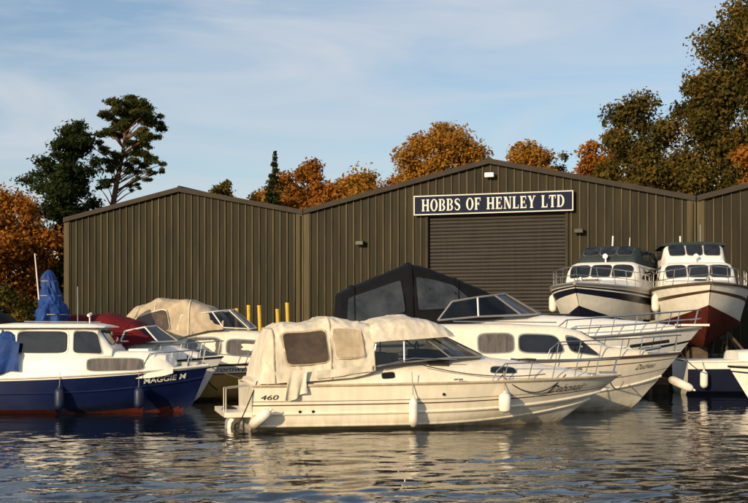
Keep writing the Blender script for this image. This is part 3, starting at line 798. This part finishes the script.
sign()

# ------------------------------------------------------------------ yard posts, quay, ground
for x in (-4.3, -3.88, -3.5, -2.95, -2.65):
    e = empty("mooring_post", (x, 37.0 + random.uniform(-.1, .2), .8))
    mb = MB(); hgt = 1.75 + random.uniform(-.12, .14); lean = random.uniform(-.08, .08)
    mb.tube([(0, 0, 0), (lean, 0, hgt)], .06, 'yellow', 10); mb.tube([(lean, 0, hgt), (lean, 0, hgt + .05)], .065, 'yellow', 10); mb.obj("post", e)

gm = mk("yard_ground", (.09, .078, .058), .95, var=.35, vs=(.3, .3, .3), bump=.03, bs=3, spec=.2); M['ground'] = gm
M['quay'] = mk("quay_timber_and_concrete", (.045, .037, .028), .85, var=.4, vs=(2.5, 2.5, .6), bump=.02, bs=5, grime=((.012, .014, .007), 0, .6), spec=.2)
mb = MB()
xs = [-1500, -300, -120, -60, -40, -30, -20, -10, 0, 10, 20, 30, 40, 60, 120, 300, 1500]; ys = [36.6, 45, 60, 90, 120, 200, 500, 2500]
mb.grid([[(x, y, GZ + (0 if y < 95 else min(9, (y - 95) * .09))) for x in xs] for y in ys], 'ground', flip=True); mb.obj("ground", None)
mb = MB(); x = -60
while x < 60:
    mb.box((x, 36.45, -1), (x + .28, 36.62, .86), 'quay'); x += .3
mb.box((-60, 36.40, .70), (60, 36.75, .90), 'wood')
mb.obj("quay_wall", None, smooth=False)
mb = MB(); mb.box((-3, 34.6, .25), (8.6, 35.9, .45), 'wood'); mb.box((-3, 34.65, -.2), (8.6, 35.85, .25), 'quay')
for x in (0, 4, 8): mb.tube([(x, 34.5, -.5), (x, 34.5, 1.6)], .09, 'wood', 10)
mb.obj("pontoon", None, smooth=False)

# ------------------------------------------------------------------ water
def axis(lo, a, b, hi, d, n=14):
    mid = np.arange(a, b, d)
    l = a - (a - lo) * (np.linspace(1, 0, n, endpoint=False) ** 3); r = b + (hi - b) * (np.linspace(0, 1, n) ** 3)
    return np.concatenate([l, mid, r])
X = axis(-1500, -13, 14, 1500, .06); Y = axis(-400, 11.5, 36.3, 36.5, .055, 3)
Y = np.concatenate([[-400, -100, -20, 0, 6], Y[Y > 11]])
gx, gy = np.meshgrid(X, Y)
rng = np.random.default_rng(3); Z = np.zeros_like(gx)
for i in range(56):
    lam = .24 * (7.0 ** (i / 55)); k = 2 * math.pi / lam; th = rng.normal(math.pi / 2 + .25, .65)
    slope = .0155 * (1 if lam < .9 else .7); A = slope / k
    ph = rng.uniform(0, 6.28); wx = rng.normal(0, .35, 2)
    Z += A * np.sin(k * (gx * math.cos(th) + gy * math.sin(th)) + ph + 1.3 * np.sin(gx * .5 * wx[0] + gy * .4 * wx[1] + ph))
patch = .72 + .32 * np.sin(gx * .35 + 1.2 * np.sin(gy * .3)) * np.sin(gy * .9 + 1.1 * np.sin(gx * .21))
patch *= np.interp(gy, [13, 16, 19, 22, 28, 36], [1.7, 1.45, .85, .5, .4, .35])
Z *= patch
Z *= np.clip((16 - np.abs(gx)) / 3, 0, 1) * np.clip((gy - 8) / 3, 0, 1)
ny, nx = gx.shape
me = bpy.data.meshes.new("water"); me.vertices.add(nx * ny)
me.vertices.foreach_set("co", np.stack([gx, gy, Z], -1).astype(np.float32).ravel())
idx = np.arange(nx * ny).reshape(ny, nx)
q = np.stack([idx[:-1, :-1], idx[:-1, 1:], idx[1:, 1:], idx[1:, :-1]], -1).reshape(-1, 4)
me.loops.add(q.size); me.loops.foreach_set("vertex_index", q.ravel().astype(np.int32))
me.polygons.add(len(q)); me.polygons.foreach_set("loop_start", np.arange(0, q.size, 4, dtype=np.int32))
me.update(calc_edges=True); me.polygons.foreach_set("use_smooth", np.ones(len(q), bool))
wo = bpy.data.objects.new("water", me); sc.collection.objects.link(wo)
wm = bpy.data.materials.new("river_water"); nt, N, Lk, p = nodes_of(wm)
p.inputs["Base Color"].default_value = (.005, .009, .013, 1); p.inputs["Roughness"].default_value = .015; p.inputs["IOR"].default_value = 1.33
tc = N.new("ShaderNodeTexCoord"); mp = N.new("ShaderNodeMapping"); mp.inputs["Scale"].default_value = (5, 9, 5)
nz = N.new("ShaderNodeTexNoise"); nz.inputs["Scale"].default_value = 1; nz.inputs["Detail"].default_value = 2
b = N.new("ShaderNodeBump"); b.inputs["Strength"].default_value = 1; b.inputs["Distance"].default_value = .003
Lk.new(tc.outputs["Object"], mp.inputs[0]); Lk.new(mp.outputs[0], nz.inputs["Vector"]); Lk.new(nz.outputs["Fac"], b.inputs["Height"]); Lk.new(b.outputs[0], p.inputs["Normal"])
me.materials.append(wm)

# ------------------------------------------------------------------ trees
def leafmat(name, cols):
    m = bpy.data.materials.new(name); m.use_nodes = True; nt = m.node_tree; N = nt.nodes; Lk = nt.links; N.clear()
    o = N.new("ShaderNodeOutputMaterial"); g = N.new("ShaderNodeNewGeometry"); tc = N.new("ShaderNodeTexCoord")
    nz = N.new("ShaderNodeTexNoise"); nz.inputs["Scale"].default_value = .55; nz.inputs["Detail"].default_value = 3
    Lk.new(tc.outputs["Object"], nz.inputs["Vector"])
    a = N.new("ShaderNodeMath"); a.operation = 'MULTIPLY_ADD'; a.inputs[1].default_value = .45; Lk.new(g.outputs["Random Per Island"], a.inputs[0])
    b = N.new("ShaderNodeMath"); b.operation = 'MULTIPLY_ADD'; b.inputs[1].default_value = 1.3; b.inputs[2].default_value = -.4
    Lk.new(nz.outputs["Fac"], b.inputs[0]); Lk.new(b.outputs[0], a.inputs[2])
    r = N.new("ShaderNodeValToRGB"); r.color_ramp.elements[0].color = (*cols[0], 1); r.color_ramp.elements[1].color = (*cols[-1], 1)
    for i, c in enumerate(cols[1:-1]): el = r.color_ramp.elements.new((i + 1) / (len(cols) - 1)); el.color = (*c, 1)
    Lk.new(a.outputs[0], r.inputs[0])
    d = N.new("ShaderNodeBsdfDiffuse"); t = N.new("ShaderNodeBsdfTranslucent"); mx = N.new("ShaderNodeMixShader"); mx.inputs[0].default_value = .3
    Lk.new(r.outputs[0], d.inputs[0]); Lk.new(r.outputs[0], t.inputs[0]); Lk.new(d.outputs[0], mx.inputs[1]); Lk.new(t.outputs[0], mx.inputs[2]); Lk.new(mx.outputs[0], o.inputs[0])
    return m
LM = {
    'gold': leafmat("leaves_gold", [(.10, .052, .01), (.26, .125, .02), (.38, .18, .028), (.24, .16, .033)]),
    'orange': leafmat("leaves_orange", [(.10, .035, .008), (.24, .09, .015), (.36, .14, .022), (.20, .12, .025)]),
    'rust': leafmat("leaves_rust", [(.08, .028, .008), (.21, .07, .014), (.32, .11, .02)]),
    'green': leafmat("leaves_green", [(.018, .020, .007), (.055, .052, .014), (.13, .090, .020), (.27, .14, .026)]),  # orange end of the ramp paints sunlit leaf tops into the colour
    'dark': leafmat("needles_dark", [(.012, .020, .009), (.028, .040, .014), (.05, .058, .018)]),
    'pine': leafmat("needles_pine", [(.02, .028, .010), (.055, .062, .018), (.12, .10, .03)]),
}
M['bark'] = mk("bark", (.07, .05, .035), .9, var=.4, vs=(4, 4, 1), bump=.03, bs=6, spec=.1)
M['barkpine'] = mk("bark_pine", (.15, .08, .045), .9, var=.4, vs=(4, 4, 1), bump=.03, bs=6, spec=.1)

def leaves(name, clumps, n, size, mat, rng, parent, elong=1.0, spread=.2):
    C = np.array(clumps, float); w = (C[:, 3] * C[:, 4] * C[:, 5]) ** .7; w /= w.sum()
    ci = rng.choice(len(C), n, p=w); d = rng.normal(size=(n, 3)); d /= np.linalg.norm(d, axis=1)[:, None]
    rad = rng.uniform(0, 1, n) ** .45 * (1 + spread * np.clip(rng.normal(size=n), -2, 1.3))
    pos = C[ci, :3] + d * C[ci, 3:6] * rad[:, None]
    nrm = d * .9 + rng.normal(size=(n, 3)) * .75 + np.array([0, 0, .35]); nrm /= np.linalg.norm(nrm, axis=1)[:, None]
    t = np.cross(nrm, rng.normal(size=(n, 3))); t /= np.linalg.norm(t, axis=1)[:, None]; b = np.cross(nrm, t)
    s = size * rng.uniform(.55, 1.35, n)[:, None]
    v = np.stack([pos - t * s * elong, pos - b * s * .55, pos + t * s * elong, pos + b * s * .55], 1).reshape(-1, 3)
    me = bpy.data.meshes.new(name); me.vertices.add(4 * n); me.vertices.foreach_set("co", v.astype(np.float32).ravel())
    me.loops.add(4 * n); me.loops.foreach_set("vertex_index", np.arange(4 * n, dtype=np.int32))
    me.polygons.add(n); me.polygons.foreach_set("loop_start", np.arange(0, 4 * n, 4, dtype=np.int32)); me.update(calc_edges=True)
    me.materials.append(mat); ob = bpy.data.objects.new(name, me); sc.collection.objects.link(ob)
    if parent: ob.parent = parent
    return ob

def limbs(parent, H, clumps, rng, r0=.25, bark='bark', frac=.8, lean=0, nl=10):
    mb = MB(); n = 9; pts = []
    for i in range(n): f = i / (n - 1); pts.append(Vector((lean * f * f + .15 * math.sin(f * 5), .12 * math.sin(f * 4), H * frac * f)))
    mb.tube(pts, [r0 * (1 - .8 * i / (n - 1)) for i in range(n)], bark, 9)
    ids = rng.choice(len(clumps), min(nl, len(clumps)), replace=False)
    for i in ids:
        c = Vector(clumps[i][:3]); f = max(.25, min(.95, (c.z - c.xy.length * .7) / (H * frac))); k = f * (n - 1); a = pts[int(k)].lerp(pts[min(n - 1, int(k) + 1)], k - int(k))
        m1 = a.lerp(c, .5) + Vector((0, 0, -.1 * (c - a).length)); r = r0 * (1 - .8 * f) * .55
        mb.tube([a, m1, c], [r, r * .7, r * .3], bark, 6)
        for _ in range(2):
            d = Vector(rng.normal(size=3)) * clumps[i][3] * .6; mb.tube([m1, m1.lerp(c, .6) + d * .5, c + d], [r * .4, r * .3, r * .12], bark, 4)
    return mb.obj("trunk_and_limbs", parent)

def broadleaf(name, x, y, top, hw, base, kind, n, seed, size=.14, dense=1.3, z0=GZ, ncl=38):
    rng = np.random.default_rng(seed); e = empty(name, (x, y, z0)); H = top - z0; cb = base - z0
    cz = (H + cb) / 2; hz = (H - cb) / 2; cl = []
    for i in range(ncl):
        d = rng.normal(size=3); d /= np.linalg.norm(d); rr = rng.uniform(.5, .9); s = rng.uniform(.16, .34) * min(hw, hz)
        taper = 1 - .2 * max(0, d[2])
        cl.append((d[0] * hw * rr * taper, d[1] * hw * rr * taper, cz + d[2] * (hz - s * .5) * min(1, rr + .12), s * 1.15, s * 1.15, s * .85))
    cl.append((0, 0, cz, hw * .62, hw * .62, hz * .68))
    limbs(e, H, cl, rng, r0=.07 * hw + .05, nl=16); leaves("crown", cl, int(n * dense), size, LM[kind], rng, e)
    return e

def conifer(name, x, y, top, hw, kind, n, seed, size=.13):
    rng = np.random.default_rng(seed); e = empty(name, (x, y, GZ)); H = top - GZ; cl = []
    for i in range(26):
        f = i / 25; z = H * (.25 + .73 * f); r = hw * (1 - f) ** .8 + .08
        for j in range(4):
            a = rng.uniform(0, 6.28); rr = r * rng.uniform(.3, .85); cl.append((math.cos(a) * rr, math.sin(a) * rr, z - rr * .25, r * .42 + .06, r * .42 + .06, .18 + r * .08))
    limbs(e, H, cl, rng, r0=.16, frac=.97, nl=20); leaves("crown", cl, n, size, LM[kind], rng, e)

def scots_pine():
    rng = np.random.default_rng(11); e = empty("scots_pine", (-17.9, 85, GZ)); H = 17.9
    cl = []
    for (x, z, r) in ((0.2, 17.2, .8), (-.6, 16.6, .8), (1.0, 16.9, .75), (1.6, 16.2, .7), (2.1, 15.9, .5), (-1.3, 16.1, .6), (.5, 16.0, .8), (-.2, 15.3, .7), (-1.1, 14.9, .65), (1.3, 15.0, .7),
                      (1.9, 14.5, .5), (.4, 14.3, .6), (-1.5, 13.9, .5), (1.1, 13.6, .6), (-.7, 13.4, .6), (1.6, 12.8, .5), (2.1, 12.4, .35), (.7, 12.4, .5), (-1.0, 12.4, .5), (1.7, 11.7, .4), (-1.5, 11.6, .4), (.9, 11.2, .35)):
        for k in range(5): cl.append((x + rng.normal() * .42, rng.normal() * 1.1, z + rng.normal() * .3, r * rng.uniform(.4, .8), r * rng.uniform(.4, .8), r * rng.uniform(.25, .42)))
    mb = MB()
    P = [Vector((-1.0, 0, 0)), Vector((-1.05, 0, 5)), Vector((-.95, 0, 9)), Vector((-.55, .1, 11.5)), Vector((-.1, 0, 13.5)), Vector((.1, 0, 15.3)), Vector((.2, 0, 17))]
    mb.tube(P, [.28, .25, .22, .18, .14, .09, .04], 'barkpine', 9)
    for c in cl[::2]:
        c = Vector(c[:3]); f = (c.z - .9 - abs(c.x) * .25)
        for a, b in zip(P, P[1:]):
            if a.z <= f <= b.z: q = a.lerp(b, (f - a.z) / (b.z - a.z)); mb.tube([q, q.lerp(c, .5) + Vector((0, 0, .12)), c], [.06, .04, .015], 'barkpine', 5)
    mb.obj("trunk_and_limbs", e); leaves("crown", cl, 26000, .085, LM['pine'], rng, e, 1.7, .38)
scots_pine()

def cedar():
    rng = np.random.default_rng(21); e = empty("cedar_tree", (-21.4, 82, GZ)); H = 15.3; cl = []
    for i in range(120):
        z = rng.uniform(1.5, 14.6); f = z / 15; r = 3.3 * (1 - max(0, f - .5) * 1.45) * rng.uniform(.15, 1.05); a = rng.uniform(0, 6.28)
        cl.append((math.cos(a) * r + .9 * f - .1, math.sin(a) * r, z, rng.uniform(.5, 1.0), rng.uniform(.5, 1.0), rng.uniform(.3, .6)))
    cl += [(-2.6, 0, 11.2, .8, .6, .3), (-2.0, .3, 11.6, .8, .6, .3), (.4, 0, 14.6, .8, .7, .6), (1.0, 0, 15.1, .5, .5, .35), (-1.6, 0, 12.6, .7, .6, .3)]
    limbs(e, H, cl, rng, r0=.35, nl=30); leaves("crown", cl, 42000, .11, LM['dark'], rng, e, 1.4, .32)
cedar()
conifer("spruce_tree", -7.1, 85, 14.6, 1.5, 'dark', 9000, 5)
B = broadleaf
B("beech_tree", -24.4, 79, 11.6, 3.8, 2.5, 'orange', 18000, 31)
B("beech_tree", -29.5, 84, 12.6, 4, 2.5, 'rust', 12000, 32)
B("beech_tree", -20.6, 90, 10.6, 3.6, 2, 'rust', 14000, 33)
B("maple_tree", -24.6, 68, 6.4, 2.8, 1.0, 'rust', 12000, 45, size=.13)
B("birch_tree", -15.2, 92, 12.6, 1.8, 7, 'green', 3000, 34)
B("birch_tree", -11.0, 87, 13.1, 1.9, 6, 'green', 7000, 35)
B("beech_tree", -5.0, 89, 14.6, 3.0, 6, 'orange', 18000, 36)
B("beech_tree", -7.9, 95, 14.2, 2.8, 6, 'gold', 12000, 46)
B("oak_tree", -1.0, 90, 15.3, 3.4, 6, 'gold', 21000, 37)
B("beech_tree", 1.8, 95, 14.4, 2.6, 6, 'orange', 12000, 47)
B("oak_tree", 4.9, 88, 17.5, 4.3, 6, 'gold', 40000, 38, ncl=52)
B("oak_tree", 11.2, 88, 15.7, 3.0, 6, 'gold', 16000, 39)
B("birch_tree", 14.4, 90, 15.4, 1.9, 6, 'green', 2500, 40)
B("ash_tree", 16.4, 84, 16.2, 2.5, 6, 'orange', 9000, 41)
B("ash_tree", 18.2, 80, 18.2, 3.6, 5, 'green', 24000, 42, ncl=46)
B("oak_tree", 21.4, 77, 18.6, 3.4, 5, 'green', 24000, 43, ncl=46)
B("oak_tree", 24.6, 74, 24.0, 4.9, 6, 'green', 42000, 44, ncl=56)
B("beech_tree", 22.9, 70, 13.2, 2.2, 5, 'orange', 9000, 50)
B("oak_tree", 30.5, 78, 22, 5.5, 6, 'gold', 16000, 48)
B("hedge", -17.0, 52, 4.1, 3.4, .6, 'green', 14000, 49, size=.09)
rng = np.random.default_rng(77); cl = []
for i in range(170):
    x = rng.uniform(-90, 110); cl.append((x, rng.uniform(112, 150), rng.uniform(2.5, 9.5) + (3 if x > 25 else 0), rng.uniform(2, 4), rng.uniform(2, 4), rng.uniform(1.8, 3.4)))
leaves("distant_trees", cl, 70000, .36, LM['orange'], rng, None)

# ------------------------------------------------------------------ sky, sun, camera
AZ = 33; EL = 15
w = bpy.data.worlds.new("World"); sc.world = w; w.use_nodes = True
nt = w.node_tree; N = nt.nodes; Lk = nt.links; N.clear()
o = N.new("ShaderNodeOutputWorld"); sk = N.new("ShaderNodeTexSky"); sk.sky_type = 'NISHITA'; sk.sun_disc = False
sk.sun_elevation = R(EL); sk.sun_rotation = R(180 + AZ); sk.air_density = 1.0; sk.dust_density = 1.0; sk.ozone_density = 2.0
b1 = N.new("ShaderNodeBackground"); b1.inputs[1].default_value = .135; Lk.new(sk.outputs[0], b1.inputs[0])
b2 = N.new("ShaderNodeBackground"); b2.inputs[0].default_value = (.66, .70, .76, 1); b2.inputs[1].default_value = .97
tc = N.new("ShaderNodeTexCoord"); mp = N.new("ShaderNodeMapping"); mp.inputs["Scale"].default_value = (2.0, 2.0, 11); mp.inputs["Rotation"].default_value = (0, R(7), 0)
n1 = N.new("ShaderNodeTexNoise"); n1.inputs["Scale"].default_value = 1.6; n1.inputs["Detail"].default_value = 8; n1.inputs["Roughness"].default_value = .55; n1.inputs["Distortion"].default_value = .7
Lk.new(tc.outputs["Generated"], mp.inputs[0]); Lk.new(mp.outputs[0], n1.inputs["Vector"])
r = N.new("ShaderNodeMapRange"); r.inputs["From Min"].default_value = .36; r.inputs["From Max"].default_value = .68; r.inputs["To Min"].default_value = .08; r.inputs["To Max"].default_value = .85
Lk.new(n1.outputs["Fac"], r.inputs["Value"])
mx = N.new("ShaderNodeMixShader"); Lk.new(r.outputs[0], mx.inputs[0]); Lk.new(b1.outputs[0], mx.inputs[1]); Lk.new(b2.outputs[0], mx.inputs[2]); Lk.new(mx.outputs[0], o.inputs[0])

sun = bpy.data.lights.new("sun", 'SUN'); sun.energy = 5.0; sun.angle = R(.5); sun.color = (1, .77, .47)
so = bpy.data.objects.new("sun", sun); sc.collection.objects.link(so)
d = Vector((-math.sin(R(AZ)) * math.cos(R(EL)), -math.cos(R(AZ)) * math.cos(R(EL)), math.sin(R(EL))))
so.rotation_euler = d.to_track_quat('Z', 'Y').to_euler(); so.location = d * 60

cam = bpy.data.cameras.new("camera"); cam.lens = 57.08; cam.sensor_width = 36; cam.shift_y = .0983; cam.clip_end = 6000
co = bpy.data.objects.new("camera", cam); sc.collection.objects.link(co); co.location = (0, 0, 2.0); co.rotation_euler = (R(90), 0, 0); sc.camera = co
sc.view_settings.view_transform = 'Standard'; sc.view_settings.look = 'None'; sc.view_settings.exposure = 0
